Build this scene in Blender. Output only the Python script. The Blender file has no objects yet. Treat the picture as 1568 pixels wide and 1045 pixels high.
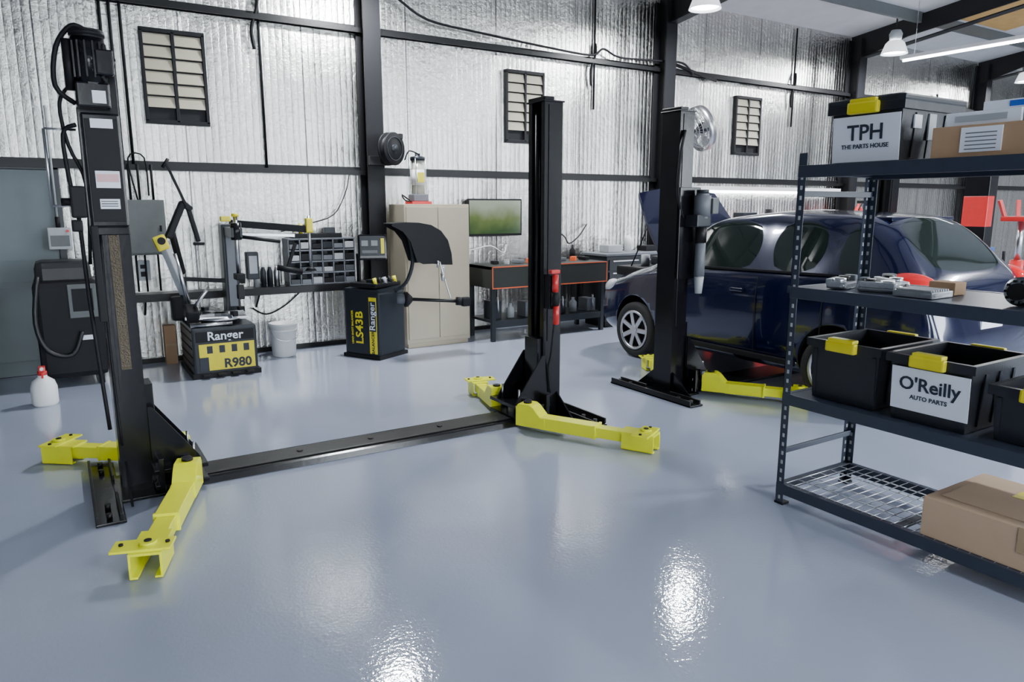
import bpy, bmesh, math, random
from mathutils import Matrix, Vector
random.seed(4)
PI=math.pi
# ------------------------------------------------------------------ materials
MATS={}
def P(name,col,rough=.5,metal=0.,coat=0.,var=.12,scale=14.,bump=0.,emit=None,es=0.,trans=0.,spec=.5):
    m=bpy.data.materials.new(name); m.use_nodes=True
    nt=m.node_tree; N=nt.nodes; L=nt.links
    b=N['Principled BSDF']
    tc=N.new('ShaderNodeTexCoord'); no=N.new('ShaderNodeTexNoise')
    no.inputs['Scale'].default_value=scale; no.inputs['Detail'].default_value=4
    L.new(tc.outputs['Object'],no.inputs['Vector'])
    mx=N.new('ShaderNodeMix'); mx.data_type='RGBA'
    c=Vector(col)
    mx.inputs[6].default_value=(*(c*(1-var)),1); mx.inputs[7].default_value=(*[min(1,v*(1+var)) for v in c],1)
    L.new(no.outputs['Fac'],mx.inputs[0]); L.new(mx.outputs[2],b.inputs['Base Color'])
    b.inputs['Roughness'].default_value=rough; b.inputs['Metallic'].default_value=metal
    b.inputs['Coat Weight'].default_value=coat; b.inputs['Coat Roughness'].default_value=.05
    b.inputs['Specular IOR Level'].default_value=spec
    if trans: b.inputs['Transmission Weight'].default_value=trans
    if bump:
        bp=N.new('ShaderNodeBump'); bp.inputs['Strength'].default_value=bump; bp.inputs['Distance'].default_value=.01
        L.new(no.outputs['Fac'],bp.inputs['Height']); L.new(bp.outputs['Normal'],b.inputs['Normal'])
    if emit:
        b.inputs['Emission Color'].default_value=(*emit,1); b.inputs['Emission Strength'].default_value=es
    MATS[name]=m; return m
blk=P('black_paint',(.005,.005,.007),.2,spec=.35,bump=.05,scale=25)
blkm=P('black_matte',(.008,.008,.010),.55,spec=.25)
steelb=P('black_steel',(.009,.009,.010),.4,spec=.3,bump=.1,scale=30)
yel=P('lift_yellow',(.88,.90,.004),.35,coat=.2,var=.04)
yel2=P('handle_yellow',(.80,.68,.01),.4)
dgrey=P('dark_grey_enamel',(.018,.022,.028),.35,spec=.35)
grey=P('grey_plastic',(.14,.15,.17),.5)
lgrey=P('light_grey_plastic',(.40,.42,.44),.5)
silver=P('machined_steel',(.6,.6,.62),.28,1.)
alu=P('cast_aluminium',(.50,.52,.55),.4,1.,bump=.3,scale=60)
white=P('white_paper',(.84,.87,.95),.6,var=.03)
wplast=P('white_plastic',(.8,.8,.8),.4,var=.03)
ink=P('print_ink',(.02,.025,.04),.6)
red=P('red_paint',(.6,.02,.02),.35,coat=.4)
orange=P('orange_trim',(.75,.12,.03),.5)
tan=P('tan_enamel',(.47,.41,.30),.45,var=.05)
gold=P('painted_reflection_strip',(.07,.055,.035),.3,metal=.5,bump=.6,scale=120)  # warm reflection on the lift post front, painted as a brown metallic strip
card=P('cardboard',(.44,.28,.16),.8,var=.1,scale=8)
card2=P('cardboard_light',(.58,.41,.27),.8,var=.08,scale=8)
kraft=P('kraft_insulation_patch',(.55,.33,.10),.7,var=.2,scale=8)
tape=P('packing_tape',(.42,.30,.17),.3)
beige=P('louvre_beige',(.45,.41,.31),.6,var=.15,scale=5)
rackm=P('rack_slate_paint',(.030,.038,.060),.35)
wire=P('galvanised_wire',(.6,.62,.66),.3,1.)
tote=P('tote_black_plastic',(.012,.014,.02),.35,bump=.1,scale=80)
panelg=P('panel_grey',(.11,.12,.12),.5)
doorm=P('door_grey_green',(.12,.15,.16),.45,var=.2,scale=3)
bluep=P('blue_print',(.02,.12,.55),.4)
redp=P('red_print',(.7,.03,.03),.4)
pink=P('pink_label',(.75,.45,.47),.5)
tire=P('tyre_rubber',(.012,.012,.012),.75,bump=.2,scale=60)
cpaint=P('car_navy_paint',(.002,.005,.035),.2,.3,coat=1.,var=.03)
cglass=P('car_tinted_glass',(.015,.022,.02),.03,coat=.3,var=.05)
tlight=P('tail_lamp_red',(.8,.01,.01),.1,coat=1.)
hlight=P('headlamp_lens',(.65,.66,.68),.08,coat=1.)
bag=P('black_cover',(.01,.01,.012),.45,bump=.6,scale=8)
bench=P('bench_mat',(.02,.023,.02),.6)
green=P('green_plastic',(.02,.25,.08),.4)
rag=P('brown_rag',(.30,.13,.09),.9,bump=.6,scale=30)
skin_clear=P('clear_cylinder',(.45,.45,.4),.15,coat=.5)
emi=P('lamp_emitter',(1,1,1),.5,emit=(.93,.97,1),es=60)
tube_e=P('tube_emitter',(1,1,1),.5,emit=(.95,.98,1),es=20)
lampm=P('lamp_shade_acrylic',(.75,.78,.82),.25,emit=(.9,.95,1),es=1.2)
concrete=P('asphalt',(.30,.30,.29),.9)
cartb=P('tool_cart_blue',(.015,.03,.08),.3,coat=.5)
scr=P('display_glass',(.08,.09,.1),.2)
sidingm=P('painted_siding',(.16,.17,.18),.6)

def nodes(m): return m.node_tree.nodes,m.node_tree.links
# floor
fl=bpy.data.materials.new('epoxy_floor'); fl.use_nodes=True; N,L=nodes(fl); b=N['Principled BSDF']
tc=N.new('ShaderNodeTexCoord')
n1=N.new('ShaderNodeTexNoise'); n1.inputs['Scale'].default_value=.9; n1.inputs['Detail'].default_value=5; L.new(tc.outputs['Object'],n1.inputs['Vector'])
mx=N.new('ShaderNodeMix'); mx.data_type='RGBA'; mx.inputs[6].default_value=(.330,.365,.465,1); mx.inputs[7].default_value=(.375,.410,.515,1)
L.new(n1.outputs['Fac'],mx.inputs[0]); L.new(mx.outputs[2],b.inputs['Base Color'])
n2=N.new('ShaderNodeTexNoise'); n2.inputs['Scale'].default_value=60; n2.inputs['Detail'].default_value=2; L.new(tc.outputs['Object'],n2.inputs['Vector'])
n3=N.new('ShaderNodeTexNoise'); n3.inputs['Scale'].default_value=5; n3.inputs['Detail'].default_value=3; L.new(tc.outputs['Object'],n3.inputs['Vector'])
ad=N.new('ShaderNodeMath'); ad.operation='MULTIPLY_ADD'; ad.inputs[1].default_value=2.0; L.new(n3.outputs['Fac'],ad.inputs[0]); L.new(n2.outputs['Fac'],ad.inputs[2])
bp=N.new('ShaderNodeBump'); bp.inputs['Strength'].default_value=.18; bp.inputs['Distance'].default_value=.004; L.new(ad.outputs[0],bp.inputs['Height']); L.new(bp.outputs['Normal'],b.inputs['Normal'])
b.inputs['Roughness'].default_value=.065; b.inputs['Specular IOR Level'].default_value=.75
# foil
def foil(name,base,ro):
    m=bpy.data.materials.new(name); m.use_nodes=True; N,L=nodes(m); b=N['Principled BSDF']
    tc=N.new('ShaderNodeTexCoord'); sp=N.new('ShaderNodeSeparateXYZ'); L.new(tc.outputs['Object'],sp.inputs[0])
    def M(op,a,b_=None,c_=None):
        n=N.new('ShaderNodeMath'); n.operation=op
        for i,v in enumerate((a,b_,c_)):
            if v is None: continue
            if isinstance(v,(int,float)): n.inputs[i].default_value=v
            else: L.new(v,n.inputs[i])
        return n.outputs[0]
    rib=M('POWER',M('ABSOLUTE',M('SINE',M('MULTIPLY',sp.outputs[0],PI/.07))),.5)
    cr=N.new('ShaderNodeTexNoise'); cr.inputs['Scale'].default_value=26; cr.inputs['Detail'].default_value=5; cr.inputs['Roughness'].default_value=.7
    L.new(tc.outputs['Object'],cr.inputs['Vector'])
    cr2=N.new('ShaderNodeTexNoise'); cr2.inputs['Scale'].default_value=5; cr2.inputs['Detail'].default_value=6; cr2.inputs['Roughness'].default_value=.6
    L.new(tc.outputs['Object'],cr2.inputs['Vector'])
    mp=N.new('ShaderNodeMapping'); mp.inputs['Scale'].default_value=(1.4,1,.10); L.new(tc.outputs['Object'],mp.inputs['Vector'])
    lo=N.new('ShaderNodeTexNoise'); lo.inputs['Scale'].default_value=1.0; lo.inputs['Detail'].default_value=2; L.new(mp.outputs[0],lo.inputs['Vector'])
    h=M('ADD',M('MULTIPLY',rib,.0034),M('ADD',M('MULTIPLY',cr.outputs['Fac'],.0062),M('ADD',M('MULTIPLY',cr2.outputs['Fac'],.013),M('MULTIPLY',lo.outputs['Fac'],.11))))
    bp=N.new('ShaderNodeBump'); bp.inputs['Strength'].default_value=.9; bp.inputs['Distance'].default_value=1.
    L.new(h,bp.inputs['Height']); L.new(bp.outputs['Normal'],b.inputs['Normal'])
    seam=M('LESS_THAN',M('FRACT',M('DIVIDE',sp.outputs[0],1.22)),.012)
    mx=N.new('ShaderNodeMix'); mx.data_type='RGBA'; mx.inputs[6].default_value=(*base,1); mx.inputs[7].default_value=(.22,.22,.22,1)
    L.new(seam,mx.inputs[0]); L.new(mx.outputs[2],b.inputs['Base Color'])
    b.inputs['Metallic'].default_value=1.; b.inputs['Roughness'].default_value=ro
    return m
foilm=foil('foil_insulation',(.63,.62,.59),.20)
ceilm=P('ceiling_insulation',(.66,.66,.66),.6,bump=.4,scale=4)

# ------------------------------------------------------------------ builder
class B:
    def __init__(s,name,M=None):
        s.name=name; s.bm=bmesh.new(); s.mats=[]; s.M=M or Matrix()
    def mi(s,m):
        if m not in s.mats: s.mats.append(m)
        return s.mats.index(m)
    def add(s,t,mat,M=None):
        if M is not None: t.transform(M)
        t.transform(s.M)
        if mat is not None:
            i=s.mi(mat)
            for f in t.faces: f.material_index=i
        me=bpy.data.meshes.new('t'); t.to_mesh(me); t.free(); s.bm.from_mesh(me); bpy.data.meshes.remove(me)
    def box(s,c,d,mat,bev=.004,rot=None):
        t=bmesh.new(); bmesh.ops.create_cube(t,size=1)
        bmesh.ops.scale(t,vec=d,verts=t.verts)
        bv=min(bev,min(d)*.3)
        if bv>0: bmesh.ops.bevel(t,geom=t.edges[:],offset=bv,segments=2,profile=.6,affect='EDGES')
        M=Matrix.Translation(c)
        if rot: M=M@Matrix.Rotation(rot[2],4,'Z')@Matrix.Rotation(rot[1],4,'Y')@Matrix.Rotation(rot[0],4,'X')
        s.add(t,mat,M)
    def bb(s,x0,x1,y0,y1,z0,z1,mat,bev=.004):
        s.box(((x0+x1)/2,(y0+y1)/2,(z0+z1)/2),(abs(x1-x0),abs(y1-y0),abs(z1-z0)),mat,bev)
    def beam(s,p0,p1,w,h,mat,bev=.004,up=(0,0,1)):
        p0=Vector(p0);p1=Vector(p1); d=p1-p0; l=d.length; x=d.normalized(); u=Vector(up)
        y=u.cross(x)
        if y.length<1e-4: y=Vector((0,1,0)).cross(x)
        y.normalize(); z=x.cross(y)
        R=Matrix((x,y,z)).transposed().to_4x4(); R.translation=(p0+p1)/2
        t=bmesh.new(); bmesh.ops.create_cube(t,size=1); bmesh.ops.scale(t,vec=(l,w,h),verts=t.verts)
        if bev: bmesh.ops.bevel(t,geom=t.edges[:],offset=min(bev,w*.3,h*.3),segments=2,profile=.6,affect='EDGES')
        s.add(t,mat,R)
    def cyl(s,p0,p1,r,mat,r2=None,seg=24,bev=0):
        p0=Vector(p0);p1=Vector(p1); d=p1-p0
        t=bmesh.new(); bmesh.ops.create_cone(t,cap_ends=True,segments=seg,radius1=r,radius2=r if r2 is None else r2,depth=d.length)
        for f in t.faces:
            if len(f.verts)==4: f.smooth=True
        if bev: bmesh.ops.bevel(t,geom=[e for e in t.edges if len(e.link_faces)==2 and any(len(f.verts)>4 for f in e.link_faces)],offset=bev,segments=2,affect='EDGES')
        M=Matrix.Translation((p0+p1)/2)@Vector((0,0,1)).rotation_difference(d.normalized()).to_matrix().to_4x4()
        s.add(t,mat,M)
    def tube(s,pts,r,mat,seg=8,smooth=4):
        P_=[Vector(p) for p in pts]
        if smooth and len(P_)>2:
            Q=[]; n=len(P_)
            for i in range(n-1):
                a=P_[max(i-1,0)];b_=P_[i];c=P_[i+1];d=P_[min(i+2,n-1)]
                for k in range(smooth):
                    t=k/smooth
                    Q.append(.5*((2*b_)+(c-a)*t+(2*a-5*b_+4*c-d)*t*t+(3*b_-a-3*c+d)*t**3))
            Q.append(P_[-1]); P_=Q
        t=bmesh.new(); rings=[]; nrm=None
        for i,p in enumerate(P_):
            tg=(P_[min(i+1,len(P_)-1)]-P_[max(i-1,0)]).normalized()
            if nrm is None:
                nrm=tg.orthogonal().normalized()
            else:
                nrm=(nrm-tg*nrm.dot(tg)); nrm=nrm.normalized() if nrm.length>1e-5 else tg.orthogonal().normalized()
            bn=tg.cross(nrm)
            rings.append([t.verts.new(p+r*(math.cos(2*PI*k/seg)*nrm+math.sin(2*PI*k/seg)*bn)) for k in range(seg)])
        for a,b_ in zip(rings,rings[1:]):
            for k in range(seg):
                f=t.faces.new((a[k],a[(k+1)%seg],b_[(k+1)%seg],b_[k])); f.smooth=True
        t.faces.new(rings[0][::-1]); t.faces.new(rings[-1])
        s.add(t,mat)
    def prism(s,pts,plane,lo,hi,mat,bev=0):
        t=bmesh.new()
        def mk(p,h):
            if plane=='xy': return (p[0],p[1],h)
            if plane=='xz': return (p[0],h,p[1])
            return (h,p[0],p[1])
        a=[t.verts.new(mk(p,lo)) for p in pts]; c=[t.verts.new(mk(p,hi)) for p in pts]; n=len(pts)
        t.faces.new(a); t.faces.new(c[::-1])
        for i in range(n): t.faces.new((a[i],c[i],c[(i+1)%n],a[(i+1)%n]))
        bmesh.ops.recalc_face_normals(t,faces=t.faces[:])
        if bev: bmesh.ops.bevel(t,geom=t.edges[:],offset=bev,segments=2,affect='EDGES')
        s.add(t,mat)
    def lathe(s,prof,c,mat,axis='z',seg=32):
        # profile ends on the axis -> closed there; otherwise the profile loop is closed into a ring
        t=bmesh.new(); rings=[]
        for r,h in prof:
            rings.append([t.verts.new((max(r,1e-4)*math.cos(2*PI*k/seg),max(r,1e-4)*math.sin(2*PI*k/seg),h)) for k in range(seg)])
        pr=list(zip(rings,rings[1:]))
        if prof[0][0]>1e-3 and prof[-1][0]>1e-3: pr.append((rings[-1],rings[0]))
        for a,b_ in pr:
            for k in range(seg):
                f=t.faces.new((a[k],a[(k+1)%seg],b_[(k+1)%seg],b_[k])); f.smooth=True
        if prof[0][0]<=1e-3: t.faces.new(rings[0][::-1])
        if prof[-1][0]<=1e-3: t.faces.new(rings[-1])
        R=Matrix()
        if axis=='x': R=Matrix.Rotation(PI/2,4,'Y')
        if axis=='y': R=Matrix.Rotation(-PI/2,4,'X')
        if isinstance(axis,Vector): R=Vector((0,0,1)).rotation_difference(axis.normalized()).to_matrix().to_4x4()
        bmesh.ops.recalc_face_normals(t,faces=t.faces[:])
        s.add(t,mat,Matrix.Translation(c)@R)
    def quad(s,pts,mat):
        t=bmesh.new(); t.faces.new([t.verts.new(p) for p in pts]); s.add(t,mat)
    def text(s,txt,size,o,xd,yd,mat,bold=.0):
        cu=bpy.data.curves.new('tx','FONT'); cu.body=txt; cu.size=size; cu.align_x='CENTER'; cu.align_y='CENTER'
        cu.extrude=.0008; cu.offset=bold; cu.resolution_u=3
        ob=bpy.data.objects.new('tx',cu); bpy.context.collection.objects.link(ob)
        bpy.context.view_layer.update()
        me=bpy.data.meshes.new_from_object(ob.evaluated_get(bpy.context.evaluated_depsgraph_get()))
        bpy.data.objects.remove(ob)
        x=Vector(xd).normalized(); y=Vector(yd).normalized(); z=x.cross(y)
        M=Matrix((x,y,z)).transposed().to_4x4(); M.translation=o
        t=bmesh.new(); t.from_mesh(me); bpy.data.meshes.remove(me)
        s.add(t,mat,M)
    def done(s):
        me=bpy.data.meshes.new(s.name); s.bm.to_mesh(me); s.bm.free()
        for m in s.mats: me.materials.append(m)
        ob=bpy.data.objects.new(s.name,me); bpy.context.collection.objects.link(ob)
        return ob
MX=(0,-1,0); UZ=(0,0,1)   # text axes for a face looking towards -X
# ------------------------------------------------------------------ room
W=8.2; X0,X1,Y0=-3.2,24.,-7.
COLX=(-1.35,3.15,7.6,12.1,16.4,20.8)
b=B('floor'); b.bb(X0-.2,X1+.2,Y0-.2,W+.3,-.15,0,fl,0); b.done()
b=B('ground_outside'); b.bb(-40,60,-45,Y0-.2,-.17,-.02,concrete,0); b.done()
b=B('wall_back'); b.bb(X0-.2,X1+.2,W,W+.12,0,4.6,foilm,0); b.done()
b=B('wall_left'); b.bb(X0-.2,X0,Y0,W,0,6.2,sidingm,0); b.done()
b=B('wall_right'); b.bb(X1,X1+.2,Y0,W,0,6.2,ceilm,0); b.done()
SL=.12
def zr(y): return 4.5+(W-y)*SL
b=B('wall_front')
doors=[(-1.8,.2),(4.6,9.2),(13.,16.8)]
xs=X0
for a,c in doors: b.bb(xs,a,Y0-.15,Y0,0,4.1,sidingm,0); xs=c
b.bb(xs,X1,Y0-.15,Y0,0,4.1,sidingm,0); b.bb(X0,X1,Y0-.15,Y0,4.1,6.2,sidingm,0); b.done()
b=B('ceiling')
b.prism([(W+.12,zr(W+.12)),(Y0,zr(Y0)),(Y0,zr(Y0)+.1),(W+.12,zr(W+.12)+.1)],'yz',X0-.2,X1+.2,ceilm)
b.done()
b=B('trim_roof_frame')
for x in COLX:
    b.prism([(W-.02,zr(W)-.02),(W-.02,zr(W)-.45),(W-1.,zr(W-1)-.3),(Y0,zr(Y0)-.3),(Y0,zr(Y0)-.02)],'yz',x-.02,x+.02,steelb)
    b.beam((x,W-.3,zr(W-.3)-.42),(x,Y0,zr(Y0)-.3),.16,.02,steelb)
for k in range(9):
    y=W-1.2-k*1.55
    b.bb(X0,X1,y-.03,y+.03,zr(y)-.16,zr(y),steelb if k%2 else panelg,0)
b.prism([(6.9,zr(6.9)-.004),(5.6,zr(5.6)-.004),(5.6,zr(5.6)-.012),(6.9,zr(6.9)-.012)],'yz',12.5,14.6,kraft)
b.done()
b=B('trim_columns')
for x in COLX:
    for dy,w,t in ((-.012,.2,.024),(-.238,.2,.024)):
        b.bb(x-w/2,x+w/2,W+dy-.012-.02,W+dy+.012-.02,0,4.42,blkm,0)
    b.bb(x-.012,x+.012,W-.26,W-.03,0,4.42,blkm,0)
    b.bb(x-.13,x+.13,W-.275,W-.01,0,.02,blkm,0)
b.done()
b=B('trim_girts')
for z in (2.0,3.54):
    b.bb(X0,X1,W-.09,W-.002,z-.01,z,steelb,0); b.bb(X0,X1,W-.1,W-.09,z-.05,z+.0,steelb,0)
    b.bb(X0,X1,W-.012,W-.002,z-.05,z+.04,steelb,0)
b.bb(X0,X1,W-.03,W-.002,0,.05,steelb,0)
for (x,z0,z1) in ((2.0,2.0,4.45),(6.42,2.9,4.45),(10.6,2.9,4.45),(.55,2.0,4.45),(.63,2,4.45),(.72,2,4.45)):
    b.cyl((x,W-.03,z0),(x,W-.03,z1),.014,blkm)
for x in (2.0,6.42,10.6,14.9):
    b.tube([(x,W-.05,3.75),(x-.02,W-.08,3.6),(x-.08,W-.06,3.4),(x-.06,W-.05,3.2)],.018,blkm)
b.tube([(3.2,W-.3,3.95),(3.5,W-.15,3.9),(3.9,W-.12,3.72),(4.6,W-.12,3.66),(5.6,W-.12,3.60),(6.3,W-.12,3.58),(6.5,W-.12,3.68),(6.8,W-.12,3.60),(7.5,W-.15,3.62),(7.9,W-.2,3.62),(8.2,W-.12,3.5)],.015,blkm)
b.tube([(.6,W-.12,3.95),(1.6,W-.12,3.93),(2.0,W-.12,3.86),(2.4,W-.12,3.9),(3.1,W-.3,3.95)],.013,blkm)
b.beam((7.8,W-.1,3.62),(8.7,W-.1,3.46),.03,.04,steelb)
b.done()
for i,xc in enumerate((1.16,5.3,9.53,13.8)):
    b=B('window_%d'%(i+1)); w,z0,z1=.28,2.42,3.28; y=W-.002
    for xx in (-w,0,w): b.bb(xc+xx-.016,xc+xx+.016,y-.05,y,z0,z1,blkm)
    for zz in (z0,z1): b.bb(xc-w-.016,xc+w+.016,y-.05,y,zz-.02,zz+.02,blkm)
    b.bb(xc-w,xc+w,y-.012,y,z0,z1,blkm,0)
    n=6
    for k in range(n):
        zc=z0+.13+(z1-z0-.15)*(k+.5)/n
        for sx in (-1,1):
            b.box((xc+sx*w/2,y-.028,zc),(w-.035,.012,.108),beige,.002,rot=(-.25,0,0))
    b.done()
b=B('door_1')
b.bb(-.98,.02,W-.05,W-.004,0.01,1.93,doorm); b.bb(.02,.08,W-.07,W-.004,0,1.98,dgrey); b.bb(-1.04,-.98,W-.07,W-.004,0,1.98,dgrey); b.bb(-1.04,.08,W-.07,W-.004,1.93,1.98,dgrey)
b.cyl((-.1,W-.12,1.0),(-.1,W-.05,1.0),.03,silver); b.bb(-.85,-.15,W-.056,W-.05,.9,1.0,doorm); b.bb(-.85,-.1,W-.054,W-.05,.15,.85,doorm); b.bb(-.85,-.1,W-.054,W-.05,1.1,1.8,doorm)
b.done()
# ------------------------------------------------------------------ lift
D_,W_=.078,.105
def post(b,x,y,s,h=2.34):
    d,w,t,lp=D_,W_,.012,.045
    pr=[(-d,-w),(d,-w),(d,-w+lp),(d-t,-w+lp),(d-t,-w+t),(-d+t,-w+t),(-d+t,w-t),(d-t,w-t),(d-t,w-lp),(d,w-lp),(d,w),(-d,w)]
    b.prism([(x+s*p[0],y+p[1]) for p in pr],'xy',.015,h,blk)
    b.bb(x-d-.012,x+d+.012,y-w-.012,y+w+.012,h-.012,h,blk); b.bb(x-.08,x-s*.0,y-.11,y+.11,h,h+.025,blk)
    for sy in (-1,1): b.beam((x-.5*d,y+sy*(w+.003),.6),(x-.5*d,y+sy*(w+.003),h-.03),.006,.012,blk,.001,up=(1,0,0))
    # base
    b.bb(x-s*.12,x+s*.16,y-.22,y+.22,0,.018,blk)
    b.bb(x-s*.23,x-s*.09,y-.5,y+.5,0,.016,blk)
    b.bb(x-s*.23,x-s*.215,y-.49,y+.49,.0,.055,steelb); b.bb(x-s*.12,x-s*.105,y-.49,y-.15,0,.05,steelb); b.bb(x-s*.12,x-s*.105,y+.15,y+.49,0,.05,steelb)
    for yy in (-.44,-.3,.3,.44):
        b.cyl((x-s*.165,y+yy,.016),(x-s*.165,y+yy,.045),.016,steelb,seg=6)
    for sy in (-1,1):
        b.prism([(y+sy*w,.018),(y+sy*.34,.018),(y+sy*w,.2)],'yz',x-s*.05-.006,x-s*.05+.006,blk)
    b.bb(x+s*.0,x+s*.012,y-.035,y+.035,.6,h-.1,steelb)
    b.cyl((x+s*.04,y-.05,.3),(x+s*.04,y-.05,h-.05),.005,silver,seg=8)
    b.cyl((x+s*.04,y+.045,.3),(x+s*.04,y+.045,h-.05),.018,steelb,seg=12)
    # carriage
    b.bb(x+s*.0,x+s*.12,y-.085,y+.085,.05,.62,blk)
    b.bb(x+s*.08,x+s*.36,y-.21,y+.21,.035,.06,blk); b.bb(x+s*.08,x+s*.36,y-.21,y+.21,.125,.15,blk)
    b.bb(x+s*.10,x+s*.13,y-.23,y+.23,.03,.22,blk)
    for yy in (-.13,.13):
        b.prism([(x+s*.08,.15),(x+s*.34,.15),(x+s*.32,.19),(x+s*.10,.50),(x+s*.08,.50)],'xz',y+yy-.007,y+yy+.007,blk)
        b.cyl((x+s*.25,y+yy*1.3,.02),(x+s*.25,y+yy*1.3,.19),.026,silver)
        b.cyl((x+s*.30,y+yy*.9,.15),(x+s*.30,y+yy*.9,.26),.008,silver,seg=8)
def arm(b,p,e,z=.085,pad=1):
    # straight telescoping channel: bent pivot bracket, outer box, inner box, open C-channel end with square pad plate
    p=Vector((*p,0)); e=Vector((*e,0)); d=(e-p).normalized(); l=(e-p).length
    old=b.M; b.M=old@Matrix.Translation(p)@Matrix.Rotation(math.atan2(d.y,d.x),4,'Z')
    prof=[(-.075,z-.045),(-.075,z+.09),(-.055,z+.118),(.035,z+.118),(.065,z+.10),(.125,z+.034),(.16,z+.034),(.16,z-.045)]
    b.prism(prof,'xz',-.062,.062,yel,.003)
    b.cyl((-.01,0,z+.118),(-.01,0,z+.13),.03,steelb)
    b.bb(.12,l*.60,-.056,.056,z-.05,z+.038,yel,.004)
    b.bb(l*.5,l*.86,-.045,.045,z-.042,z+.028,yel,.004)
    b.bb(l*.585,l*.605,-.060,.060,z-.052,z+.042,yel,.002)
    b.bb(l*.80,l+.06,-.068,.068,z+.026,z+.038,yel,.002)
    for sy in (-1,1):
        b.bb(l*.82,l+.06,sy*.058,sy*.068,z-.078,z+.03,yel,.002)
        b.bb(l*.82,l+.06,sy*.034,sy*.066,z-.080,z-.070,yel,.002)
    b.bb(l-.07,l+.045,-.145*pad,.105*pad,z+.038,z+.050,yel,.003)
    b.cyl((l-.015,0,z+.05),(l-.015,0,z+.064),.036,yel); b.cyl((l-.015,0,z+.06),(l-.015,0,z+.068),.016,steelb)
    for t_ in (-.11,.08): b.cyl((l-.015,t_*pad,z+.05),(l-.015,t_*pad,z+.058),.010,steelb,seg=12)
    b.M=old
def power_unit(b,x,y,z,s):
    b.box((x,y,z),(.15,.12,.12),blk,.01)
    b.cyl((x,y,z+.05),(x,y,z+.28),.075,blk,bev=.01)
    for k in range(14):
        a=k*PI/7; b.beam((x+.076*math.cos(a),y+.076*math.sin(a),z+.08),(x+.076*math.cos(a),y+.076*math.sin(a),z+.25),.008,.012,blk,0)
    b.cyl((x,y,z+.27),(x,y,z+.31),.08,blkm,bev=.01)
    b.box((x+.06,y-.08,z+.15),(.08,.06,.12),blk,.008)
    b.cyl((x-.09,y,z+.02),(x-.09,y,z+.26),.022,blkm)
LA=(.26,4.5); LB=(3.10,4.5)
b=B('two_post_car_lift')
post(b,*LA,1); post(b,*LB,-1)
b.prism([(4.34,.0),(4.35,.034),(4.37,.04),(4.63,.04),(4.65,.034),(4.66,0)],'yz',.42,2.94,blk)
b.bb(.44,2.92,4.40,4.60,.04,.048,steelb)
for x in (1.2,1.68,2.2): b.cyl((x,4.5,.045),(x,4.5,.056),.02,steelb,seg=6)
arm(b,(.50,4.22),(.21,3.36)); arm(b,(.50,4.78),(-.12,5.26)); arm(b,(2.78,4.22),(3.20,3.42)); arm(b,(2.84,4.78),(2.97,5.32))
power_unit(b,.225,4.31,2.14,1)
b.bb(.15,.34,4.37,4.392,1.45,2.3,blk)
b.bb(.16,.335,4.30,4.375,1.49,2.06,blk,.012); b.bb(.175,.32,4.293,4.30,1.52,2.03,blkm,.004)
for x0,x1,z0,z1,m in ((.20,.30,1.985,2.03,white),(.20,.31,1.69,1.775,white),(.205,.305,1.72,1.76,pink),(.21,.30,1.585,1.635,white)): b.bb(x0,x1,4.285 if m is pink else 4.288,4.294,z0,z1,m,.001)
for k in range(3): b.bb(.215,.29,4.286,4.288,1.597+k*.012,1.601+k*.012,ink,0)
b.bb(.22,.28,4.247,4.252,2.10,2.16,white,.001)
b.bb(.155,.19,4.30,4.40,1.0,1.5,blkm,.006)
b.box((.115,4.36,1.62),(.07,.1,.16),blkm,.01); b.cyl((.10,4.36,1.62),(.04,4.36,1.62),.02,blkm); b.box((.10,4.36,1.5),(.05,.06,.06),blkm,.01)
b.tube([(.14,4.34,2.0),(.08,4.36,1.95),(.09,4.36,1.7),(.11,4.36,1.55),(.12,4.38,1.1),(.15,4.38,.4)],.011,blkm)
b.tube([(.15,4.33,2.10),(.07,4.33,2.18),(.09,4.33,2.36),(.16,4.3,2.46),(.22,4.3,2.45)],.012,blkm)
b.tube([(.14,4.36,2.2),(.08,4.36,2.1),(.10,4.37,1.9),(.16,4.38,1.7),(.14,4.38,1.3)],.009,blkm)
b.cyl((.0,4.4,1.6),(.0,4.4,1.98),.007,silver); b.cyl((0,4.4,1.98),(.14,4.4,1.98),.006,silver); b.cyl((0,4.4,1.6),(.14,4.4,1.6),.006,silver)
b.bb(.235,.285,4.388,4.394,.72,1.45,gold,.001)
b.tube([(.20,4.38,1.45),(.19,4.375,.9),(.20,4.375,.3)],.007,blkm)
b.bb(3.03,3.09,4.33,4.394,.85,1.1,blkm)
b.done()
b=B('air_nozzle')
b.cyl((3.06,4.30,.98),(3.06,4.30,1.11),.024,red,bev=.004); b.cyl((3.06,4.30,.88),(3.06,4.30,.98),.03,blkm); b.box((3.05,4.30,1.13),(.08,.045,.03),red,.01)
b.cyl((3.07,4.30,.74),(3.07,4.30,.9),.024,red,bev=.004)
b.tube([(3.06,4.31,.75),(3.06,4.35,.5),(3.06,4.38,.4),(3.08,4.38,.2)],.007,blkm)
b.done()
b=B('two_post_car_lift')
post(b,4.42,4.5,1,2.36); post(b,7.42,4.5,-1,2.36)
arm(b,(4.66,4.22),(5.06,3.62),.085); arm(b,(4.68,4.78),(4.90,5.25),.085); arm(b,(7.16,4.22),(6.90,3.5),.085); arm(b,(7.16,4.78),(6.95,5.3),.085)
b.bb(4.58,7.26,4.34,4.66,0,.03,blk)
x,y=4.50,4.29
b.box((x,y+.02,1.48),(.16,.14,.10),dgrey,.01); b.cyl((x+.02,y-.0,1.50),(x+.02,y,1.70),.068,grey,bev=.015); b.box((x+.10,y-.03,1.6),(.07,.09,.13),panelg,.01); b.cyl((x+.02,y,1.70),(x+.02,y,1.73),.05,dgrey)
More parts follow.
